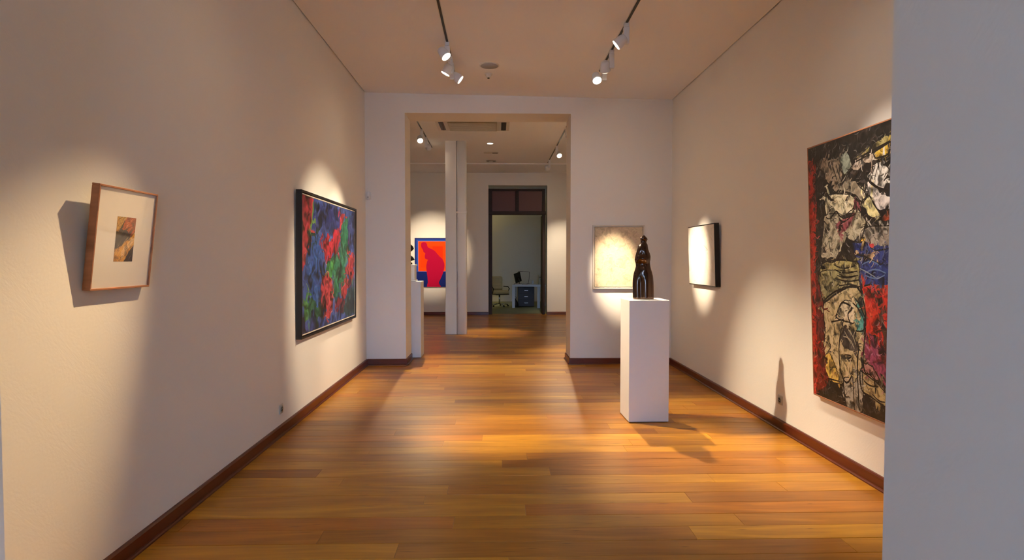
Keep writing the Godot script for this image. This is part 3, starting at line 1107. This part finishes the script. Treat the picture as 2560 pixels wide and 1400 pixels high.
func build_wall_fittings() -> void:
	outlet("small grey wall socket below the black-framed abstract painting", at(LEFT, 0.230, 5.33), PI / 2)
	outlet("small grey wall socket in the statue's shadow", at(RIGHT, 0.270, 5.385), -PI / 2)
	var s := thing("motion_sensor", "small white rounded motion sensor high on the doorway wall", "sensor", at(-1.868, 2.49, FAR_WALL[0]))
	var rings := []
	for q in [[-0.062, 0.012, 0.016], [-0.056, 0.030, 0.030], [-0.02, 0.036, 0.042], [0.02, 0.036, 0.044], [0.052, 0.030, 0.034], [0.060, 0.012, 0.018]]:
		var ring := PackedVector3Array()
		for i in 24:
			var a := TAU * i / 24
			ring.append(Vector3(cos(a) * q[1], q[0], maxf(0.0, sin(a)) * q[2] + 0.001 * sin(a)))
		rings.append(ring)
	part("housing", loft(rings), mats.lamp_white, s)
	part("lens_window", slab(-0.009, 0.009, -0.034, -0.016, -0.0445, -0.040, 0.002), plain(Color(0.6, 0.6, 0.62), 0.3), s)


func build_column() -> void:
	var t := thing("column", "grey-white double column standing in the room beyond the doorway", "column", at(-0.84, 0, 12.62))
	part("square_post", slab(-0.215, 0.012, 0.0, CEILING_TWO, -0.115, 0.115, 0.004), mats.wall, t)
	var rings := []
	for y in [0.0, CEILING_TWO]:
		var ring := PackedVector3Array()
		for i in 32:
			var a := TAU * i / 32
			var q := Vector2(signf(cos(a)) * pow(absf(cos(a)), 0.45), signf(sin(a)) * pow(absf(sin(a)), 0.45))
			ring.append(Vector3(0.118 + q.x * 0.104, y, q.y * 0.11 + 0.02))
		rings.append(ring)
	part("round_edged_post", loft(rings), mats.wall, t)
	part("plinth", slab(-0.225, -0.213, 0.0, 0.75, -0.115, 0.115, 0.003), mats.wall, t)
	part("collar", slab(0.005, 0.226, 2.52, 2.56, -0.135, 0.095, 0.004), mats.wall, t)


# ---------------------------------------------------------------- the office

func build_office() -> void:
	var white := plain(Color(0.80, 0.84, 0.88), 0.35)
	var desk := thing("desk", "white parsons desk with thick square legs in the office", "desk", at(1.0, 0, 19.75))
	desk.rotation.y = -0.10
	part("desk_top", slab(-0.45, 0.62, 0.69, 0.75, -0.45, 0.45, 0.004), white, desk)
	for q in [[-0.45, -0.45], [0.36, -0.45], [-0.45, 0.36], [0.53, 0.36]]:
		part("leg", slab(q[0], q[0] + 0.09, 0.0, 0.69, q[1], q[1] + 0.09, 0.003), white, desk)
	var cab := thing("drawer_cabinet", "dark grey drawer cabinet under the white desk", "cabinet", at(0.98, 0.0, 19.95))
	var dark := plain(Color(0.20, 0.20, 0.24), 0.5)
	part("body", slab(-0.27, 0.27, 0.02, 0.66, -0.2, 0.2, 0.004), dark, cab)
	for k in 3:
		var dr := part("drawer", slab(-0.26, 0.26, 0.04 + k * 0.205, 0.235 + k * 0.205, -0.21, -0.2, 0.003), dark, cab)
		part("handle", slab(-0.06, 0.06, 0.13 + k * 0.205, 0.145 + k * 0.205, -0.222, -0.21, 0.002), mats.chrome, dr)
	var bag := thing("black_bag", "black soft bag leaning on the desk leg", "bag", at(0.60, 0.0, 19.62))
	var rings := []
	for q in [[0.0, 0.09, 0.07], [0.1, 0.10, 0.08], [0.22, 0.07, 0.06], [0.30, 0.03, 0.03]]:
		var ring := PackedVector3Array()
		for i in 20:
			var a := TAU * i / 20
			ring.append(Vector3(cos(a) * q[1] + 0.05 - q[0] * 0.2, q[0], sin(a) * q[2]))
		rings.append(ring)
	part("body", loft(rings), mats.black, bag)
	part("strap", tube([Vector3(-0.01, 0.28, 0), Vector3(0.0, 0.36, 0), Vector3(0.05, 0.33, 0), Vector3(0.04, 0.24, 0)], 0.008), mats.black, bag)
	# screen on a tilted foot
	var mon := thing("monitor", "black tilted computer monitor on the white desk", "monitor", at(0.76, 0.75, 19.72))
	part("foot", slab(-0.11, 0.11, 0.0, 0.02, -0.08, 0.08, 0.003), mats.chrome, mon)
	part("neck", tube([Vector3(0, 0.02, 0), Vector3(-0.02, 0.12, 0.02), Vector3(-0.03, 0.20, 0.02)], 0.016), mats.chrome, mon)
	var shell := part("screen_back", slab(-0.16, 0.16, -0.02, 0.30, -0.018, 0.018, 0.005), mats.black, mon, Vector3(-0.03, 0.09, 0.03), Vector3(-0.1, 0.9, 0.22))
	part("screen", slab(-0.15, 0.15, -0.01, 0.29, -0.0195, -0.018), plain(Color(0.05, 0.05, 0.06), 0.2), shell)
	var lamp := thing("desk_lamp", "thin black desk lamp reaching over the white desk", "lamp", at(1.06, 0.75, 19.95))
	part("base", lathe([Vector2(0.06, 0.0), Vector2(0.062, 0.012), Vector2(0.02, 0.02)], 24), mats.black, lamp)
	part("arm", tube([Vector3(0, 0.015, 0), Vector3(0.03, 0.2, 0), Vector3(0.04, 0.40, 0), Vector3(-0.1, 0.412, 0), Vector3(-0.28, 0.42, 0)], 0.007), mats.black, lamp)
	part("shade", slab(-0.34, -0.18, 0.405, 0.42, -0.02, 0.02, 0.003), mats.black, lamp)
	for q in [["stack of dark hardback books at the desk edge", 0.70, 0.035, Color(0.28, 0.18, 0.14), 19.42], ["thin pale book lying open on the white desk", 1.14, 0.022, Color(0.75, 0.74, 0.70), 19.44], ["dark flat folder between the books on the desk", 0.98, 0.02, Color(0.12, 0.10, 0.10), 19.60]]:
		var bk := thing("book", q[0], "book", at(q[1], 0.75, q[4]), "books on the office desk")
		part("pages", slab(-0.115, 0.125, 0.003, q[2] - 0.003, -0.075, 0.075), mats.mat_board, bk)
		part("cover", slab(-0.125, 0.128, 0.0, 0.003, -0.08, 0.08), plain(q[3], 0.6), bk)
		part("cover", slab(-0.125, 0.128, q[2] - 0.003, q[2], -0.08, 0.08), plain(q[3], 0.6), bk)
		part("spine", slab(-0.128, -0.125, 0.0, q[2], -0.08, 0.08), plain(q[3], 0.6), bk)
	var bottle := thing("bottle", "small white bottle standing on the office desk", "bottle", at(1.19, 0.75, 19.72))
	part("body", lathe([Vector2(0.028, 0.0), Vector2(0.03, 0.01), Vector2(0.03, 0.10), Vector2(0.012, 0.125)], 20), white, bottle)
	part("cap", lathe([Vector2(0.013, 0.125), Vector2(0.013, 0.15)], 16), mats.plastic, bottle)
	var bin := thing("file_box", "upright cream file box at the end of the office desk", "box", at(1.47, 0.75, 19.85))
	part("body", slab(-0.09, 0.09, 0.0, 0.30, -0.13, 0.13, 0.003), plain(Color(0.72, 0.68, 0.56), 0.6), bin)
	part("label_holder", slab(-0.03, 0.03, 0.12, 0.17, -0.133, -0.13), mats.chrome, bin)
	# swivel chair with cream cushions
	var cream := plain(Color(0.80, 0.74, 0.56), 0.75)
	var c := thing("office_chair", "cream cushioned swivel chair with black arms and chrome base", "chair", at(0.10, 0, 20.0))
	c.rotation.y = 0.5
	part("column", tube([Vector3(0, 0.09, 0), Vector3(0, 0.42, 0)], 0.025), mats.chrome, c)
	for k in 5:
		var a := TAU * k / 5 + 0.3
		var leg := part("base_leg", tube([Vector3(0, 0.10, 0), Vector3(cos(a) * 0.16, 0.085, sin(a) * 0.16), Vector3(cos(a) * 0.29, 0.065, sin(a) * 0.29)], 0.016), mats.chrome, c)
		part("caster", lathe([Vector2(0.02, -0.018), Vector2(0.028, -0.012), Vector2(0.028, 0.012), Vector2(0.02, 0.018)], 16, 2), mats.black, leg, Vector3(cos(a) * 0.29, 0.029, sin(a) * 0.29))
	part("seat", slab(-0.26, 0.26, 0.42, 0.54, -0.25, 0.25, 0.04), cream, c)
	part("seat_shell", slab(-0.25, 0.25, 0.395, 0.425, -0.24, 0.24, 0.01), mats.black, c)
	part("backrest", slab(-0.25, 0.25, 0.50, 1.00, 0.20, 0.30, 0.045), cream, c)
	part("back_cushion", slab(-0.21, 0.21, 0.56, 0.76, 0.13, 0.22, 0.04), cream, c)
	part("back_shell", slab(-0.27, 0.27, 0.48, 0.98, 0.29, 0.32, 0.012), mats.black, c)
	for s in [-1.0, 1.0]:
		part("armrest", tube([Vector3(s * 0.29, 0.44, 0.05), Vector3(s * 0.30, 0.60, 0.14), Vector3(s * 0.30, 0.66, 0.05), Vector3(s * 0.29, 0.66, -0.22)], 0.018), mats.black, c)
	# floor lamp out of sight beside the door: its light falls on the chair and the wall
	var fl := thing("floor_lamp", "brass floor lamp with pale shade beside the office chair", "lamp", at(-1.15, 0, 20.9))
	part("base", lathe([Vector2(0.14, 0.0), Vector2(0.14, 0.015), Vector2(0.02, 0.03)], 28), mats.chrome, fl)
	part("pole", tube([Vector3(0, 0.02, 0), Vector3(0, 1.3, 0)], 0.012), mats.chrome, fl)
	var shade := plain(Color(0.85, 0.80, 0.62), 0.8)
	var st := start()
	st.set_smooth_group(0)
	for i in 28:
		var a := TAU * i / 28
		var b := TAU * (i + 1) / 28
		var p := [Vector3(cos(a) * 0.19, 1.20, sin(a) * 0.19), Vector3(cos(b) * 0.19, 1.20, sin(b) * 0.19), Vector3(cos(b) * 0.14, 1.45, sin(b) * 0.14), Vector3(cos(a) * 0.14, 1.45, sin(a) * 0.14)]
		face(st, p, Vector3(cos(a), 0.2, sin(a)).normalized())
	part("lamp_shade", st.commit(), shade, fl)
	part("bulb", lathe([Vector2(0.015, 1.28), Vector2(0.035, 1.32), Vector2(0.03, 1.36), Vector2(0.004, 1.38)], 16), mats.lens, fl)
	var omni := OmniLight3D.new()
	omni.name = "bulb_light"
	omni.light_color = Color(1.0, 0.90, 0.62)
	omni.light_energy = 1.0
	omni.light_size = 0.03
	omni.omni_range = 20.0
	omni.omni_attenuation = 2.0
	omni.shadow_enabled = true
	fl.add_child(omni)
	omni.position = Vector3(0, 1.33, 0)


const FIGURE_SHAPES := [
	[[175, 35, 22], [2, 48, 45, 54, 70, 81, 65, 198, 59, 340, 45, 532, -5, 533, -1, 290, -4, 144]],
	[[99, 22, 17], [32, 537, 108, 614, 105, 791, 147, 919, 35, 987, -4, 1000]],
	[[178, 38, 22], [-11, 501, 38, 500, 37, 749, 38, 936, 7, 998, -15, 1002]],
	[[117, 103, 87], [90, 69, 141, 55, 225, 64, 285, 89, 304, 122, 290, 173, 259, 197, 229, 190, 189, 159, 157, 146, 149, 113, 95, 88]],
	[[109, 115, 104], [285, 76, 349, 63, 388, 115, 383, 127, 330, 143, 307, 123]],
	[[129, 118, 74], [389, 94, 513, 66, 594, 53, 652, 45, 714, 40, 713, 63, 651, 68, 512, 86]],
	[[162, 145, 129], [393, 107, 553, 88, 651, 71, 713, 66, 712, 103, 649, 105, 576, 111, 396, 129]],
	[[175, 143, 54], [545, 89, 617, 76, 650, 83, 638, 108, 560, 110]],
	[[194, 189, 183], [504, 162, 551, 127, 591, 125, 636, 150, 679, 196, 656, 224, 618, 221, 548, 203, 507, 182]],
	[[203, 194, 191], [490, 185, 524, 180, 548, 206, 586, 234, 632, 242, 691, 250, 690, 288, 631, 284, 568, 284, 537, 258, 505, 227]],
	[[31, 28, 26], [605, 165, 658, 179, 670, 245, 586, 234, 611, 205]],
	[[126, 115, 98], [279, 190, 329, 164, 403, 172, 447, 197, 488, 229, 453, 251, 410, 223, 365, 210]],
	[[194, 183, 151], [170, 203, 288, 204, 364, 215, 400, 235, 380, 267, 303, 288, 255, 272, 181, 290, 151, 261, 147, 233]],
	[[158, 149, 126], [150, 279, 254, 276, 303, 297, 397, 289, 421, 270, 476, 315, 466, 339, 428, 387, 347, 377, 319, 350, 276, 437, 225, 444, 107, 436, 103, 408, 129, 343]],
	[[125, 63, 71], [418, 236, 398, 268, 351, 295, 283, 304, 242, 316, 241, 334, 280, 349, 330, 337, 388, 293]],
	[[214, 203, 145], [449, 247, 505, 231, 537, 262, 583, 300, 559, 315, 510, 296, 469, 269]],
	[[35, 31, 28], [417, 265, 468, 306, 501, 328, 566, 339, 598, 321, 583, 308, 543, 314, 485, 299, 444, 259]],
	[[134, 126, 117], [430, 354, 500, 336, 613, 337, 687, 348, 685, 401, 546, 418, 464, 388]],
	[[126, 54, 33], [584, 293, 630, 292, 704, 304, 703, 323, 583, 316]],
	[[35, 50, 112], [374, 388, 625, 408, 714, 413, 709, 522, 421, 531, 398, 459]],
	[[241, 197, 46], [438, 373, 466, 372, 464, 383, 436, 382]],
	[[183, 44, 52], [489, 391, 523, 388, 532, 402, 505, 410]],
	[[177, 145, 109], [400, 416, 496, 430, 592, 454, 560, 463, 461, 438, 399, 431]],
	[[38, 31, 27], [318, 367, 365, 386, 391, 425, 398, 459, 234, 450, 277, 415, 298, 384]],
	[[148, 137, 87], [105, 469, 234, 450, 407, 459, 417, 522, 408, 539, 87, 550]],
	[[135, 129, 91], [97, 499, 405, 494, 428, 543, 293, 553, 116, 614]],
	[[195, 178, 131], [122, 619, 293, 559, 379, 544, 430, 570, 456, 628, 452, 709, 429, 820, 361, 897, 274, 917, 147, 919, 124, 838, 105, 791, 123, 728, 112, 681]],
	[[210, 178, 83], [109, 839, 160, 815, 224, 878, 235, 920, 147, 919]],
	[[227, 213, 178], [222, 666, 290, 604, 364, 606, 372, 677, 299, 678]],
	[[77, 156, 150], [377, 588, 422, 613, 452, 655, 441, 699, 383, 704, 420, 657]],
	[[65, 59, 54], [298, 689, 371, 705, 406, 752, 367, 781, 269, 773, 247, 746]],
	[[200, 46, 30], [443, 547, 613, 529, 749, 517, 738, 826, 684, 805, 603, 755, 528, 712, 463, 708, 457, 601]],
	[[65, 38, 31], [541, 544, 577, 540, 583, 645, 628, 752, 589, 747, 548, 621]],
	[[145, 60, 91], [457, 708, 507, 714, 547, 762, 597, 797, 664, 828, 662, 868, 583, 871, 523, 834, 448, 796]],
	[[115, 35, 39], [528, 717, 608, 755, 683, 810, 682, 845, 596, 818, 546, 773]],
	[[173, 115, 109], [435, 819, 502, 821, 582, 892, 541, 889, 456, 860]],
	[[175, 154, 104], [411, 850, 500, 864, 583, 887, 621, 926, 580, 944, 518, 935, 419, 915]],
	[[156, 151, 137], [275, 899, 338, 883, 422, 848, 418, 993, 297, 1000]],
]
const FIGURE_LINES := [
	[[22, 18, 16], 9, [229, 100, 261, 153]],
	[[22, 18, 16], 9, [254, 94, 289, 156]],
	[[22, 18, 16], 8, [279, 97, 304, 131]],
	[[22, 18, 16], 8, [168, 157, 209, 165, 203, 178, 233, 197, 269, 189]],
	[[22, 18, 16], 9, [155, 284, 192, 291, 250, 269, 283, 304, 341, 303, 398, 268]],
	[[22, 18, 16], 8, [321, 142, 388, 111, 389, 94, 335, 49]],
	[[22, 18, 16], 8, [389, 98, 512, 82, 651, 66]],
	[[22, 18, 16], 7, [551, 131, 516, 179]],
	[[22, 18, 16], 7, [575, 130, 541, 182]],
	[[22, 18, 16], 8, [508, 178, 572, 209, 626, 222]],
	[[22, 18, 16], 9, [96, 443, 234, 453, 328, 368]],
	[[22, 18, 16], 8, [176, 381, 194, 432]],
	[[22, 18, 16], 12, [108, 617, 201, 577, 293, 556]],
	[[22, 18, 16], 11, [219, 675, 251, 630, 290, 610, 353, 626, 323, 653, 348, 688]],
	[[22, 18, 16], 11, [287, 673, 242, 787, 268, 894, 335, 884, 367, 784, 350, 887, 358, 1001]],
	[[22, 18, 16], 11, [404, 757, 387, 854, 394, 994]],
	[[22, 18, 16], 11, [137, 918, 264, 912]],
	[[22, 18, 16], 10, [181, 690, 287, 673]],
	[[22, 18, 16], 10, [364, 606, 421, 635, 453, 676]],
	[[22, 18, 16], 10, [430, 570, 460, 654, 435, 819, 500, 858, 587, 896]],
	[[22, 18, 16], 9, [127, 773, 169, 784, 139, 814]],
	[[22, 18, 16], 9, [292, 804, 342, 804, 304, 823, 347, 820]],
	[[22, 18, 16], 8, [258, 502, 314, 513, 405, 505]],
	[[22, 18, 16], 8, [243, 523, 332, 529, 415, 521]],
	[[22, 18, 16], 8, [255, 548, 343, 540, 414, 546]],
	[[22, 18, 16], 8, [213, 468, 293, 481, 388, 472]],
	[[22, 18, 16], 8, [222, 487, 302, 499, 406, 489]],
	[[22, 18, 16], 8, [241, 509, 320, 516, 409, 505]],
	[[180, 171, 144], 7, [310, 700, 358, 729, 380, 760]],
	[[180, 171, 144], 7, [283, 736, 333, 743, 368, 773]],
	[[180, 171, 144], 7, [291, 716, 344, 758]],
	[[27, 22, 18], 8, [427, 875, 477, 889, 541, 883]],
	[[27, 22, 18], 8, [497, 917, 539, 931, 581, 929]],
	[[86, 112, 158], 8, [442, 467, 511, 455, 576, 474]],
	[[86, 112, 158], 8, [458, 496, 535, 483, 606, 494]],
	[[135, 144, 153], 6, [424, 480, 476, 492, 542, 511]],
	[[86, 112, 158], 8, [462, 504, 537, 513, 599, 501]],
]
const ABSTRACT_SHAPES := [
	[[141, 34, 46], [-2, 13, 174, 22, 164, 59, 119, 235, 75, 324, 41, 496, -1, 499]],
	[[74, 107, 50], [163, 50, 216, 46, 159, 214, 110, 305, 87, 285, 128, 147]],
	[[24, 53, 40], [93, 254, 292, 192, 232, 275, 87, 319]],
	[[27, 38, 94], [212, 51, 609, 28, 641, 189, 512, 231, 313, 204, 152, 241]],
	[[32, 67, 133], [102, 314, 232, 270, 324, 330, 335, 499, 325, 593, 274, 730, 254, 811, 139, 770, 67, 625, 58, 496, 84, 376]],
	[[150, 37, 50], [634, 55, 686, 25, 819, 64, 741, 106, 688, 191, 648, 178]],
	[[24, 86, 62], [714, 109, 816, 75, 847, 227, 772, 438, 787, 547, 746, 687, 666, 734, 615, 813, 540, 795, 503, 651, 400, 557, 389, 519, 444, 461, 562, 389, 650, 366, 662, 240]],
	[[51, 122, 58], [389, 538, 490, 471, 519, 531, 491, 600, 445, 598]],
	[[150, 24, 42], [303, 303, 420, 262, 489, 292, 512, 221, 585, 189, 649, 210, 611, 378, 490, 421, 444, 480, 389, 504, 335, 442, 293, 368]],
	[[37, 50, 106], [839, 73, 1007, 76, 1009, 273, 887, 392, 827, 305]],
	[[147, 37, 45], [827, 316, 887, 392, 979, 413, 969, 621, 860, 728, 775, 787, 693, 800, 666, 745, 774, 667, 815, 504, 799, 394]],
	[[29, 59, 67], [775, 798, 982, 714, 985, 981, 694, 944]],
	[[98, 21, 37], [565, 818, 693, 800, 775, 830, 721, 932, 590, 926]],
	[[150, 40, 51], [294, 619, 367, 566, 480, 629, 497, 800, 470, 916, 380, 924, 295, 846]],
	[[51, 102, 50], [50, 649, 94, 687, 85, 755, 139, 850, 34, 911, 20, 833, 59, 727]],
	[[32, 80, 56], [112, 758, 274, 832, 326, 924, 140, 905, 94, 835]],
]
const ABSTRACT_LINES := [
	[[182, 102, 94], 5, [294, 619, 367, 566, 480, 629, 497, 800, 470, 916, 380, 924, 295, 846, 294, 619]],
	[[102, 144, 170], 4, [303, 303, 335, 442, 389, 504, 378, 566]],
	[[182, 102, 94], 4, [827, 316, 815, 504, 760, 677, 671, 745]],
	[[19, 26, 51], 4, [102, 314, 232, 270, 324, 330, 335, 499, 325, 593, 270, 729]],
	[[14, 42, 37], 4, [714, 109, 662, 240, 650, 366, 444, 461, 395, 519]],
	[[187, 128, 119], 4, [49, 377, 24, 487]],
	[[136, 170, 102], 4, [59, 650, 96, 691, 89, 756]],
	[[182, 102, 94], 4, [528, 763, 553, 837, 565, 920]],
	[[102, 144, 178], 3, [93, 444, 102, 548, 120, 637]],
]
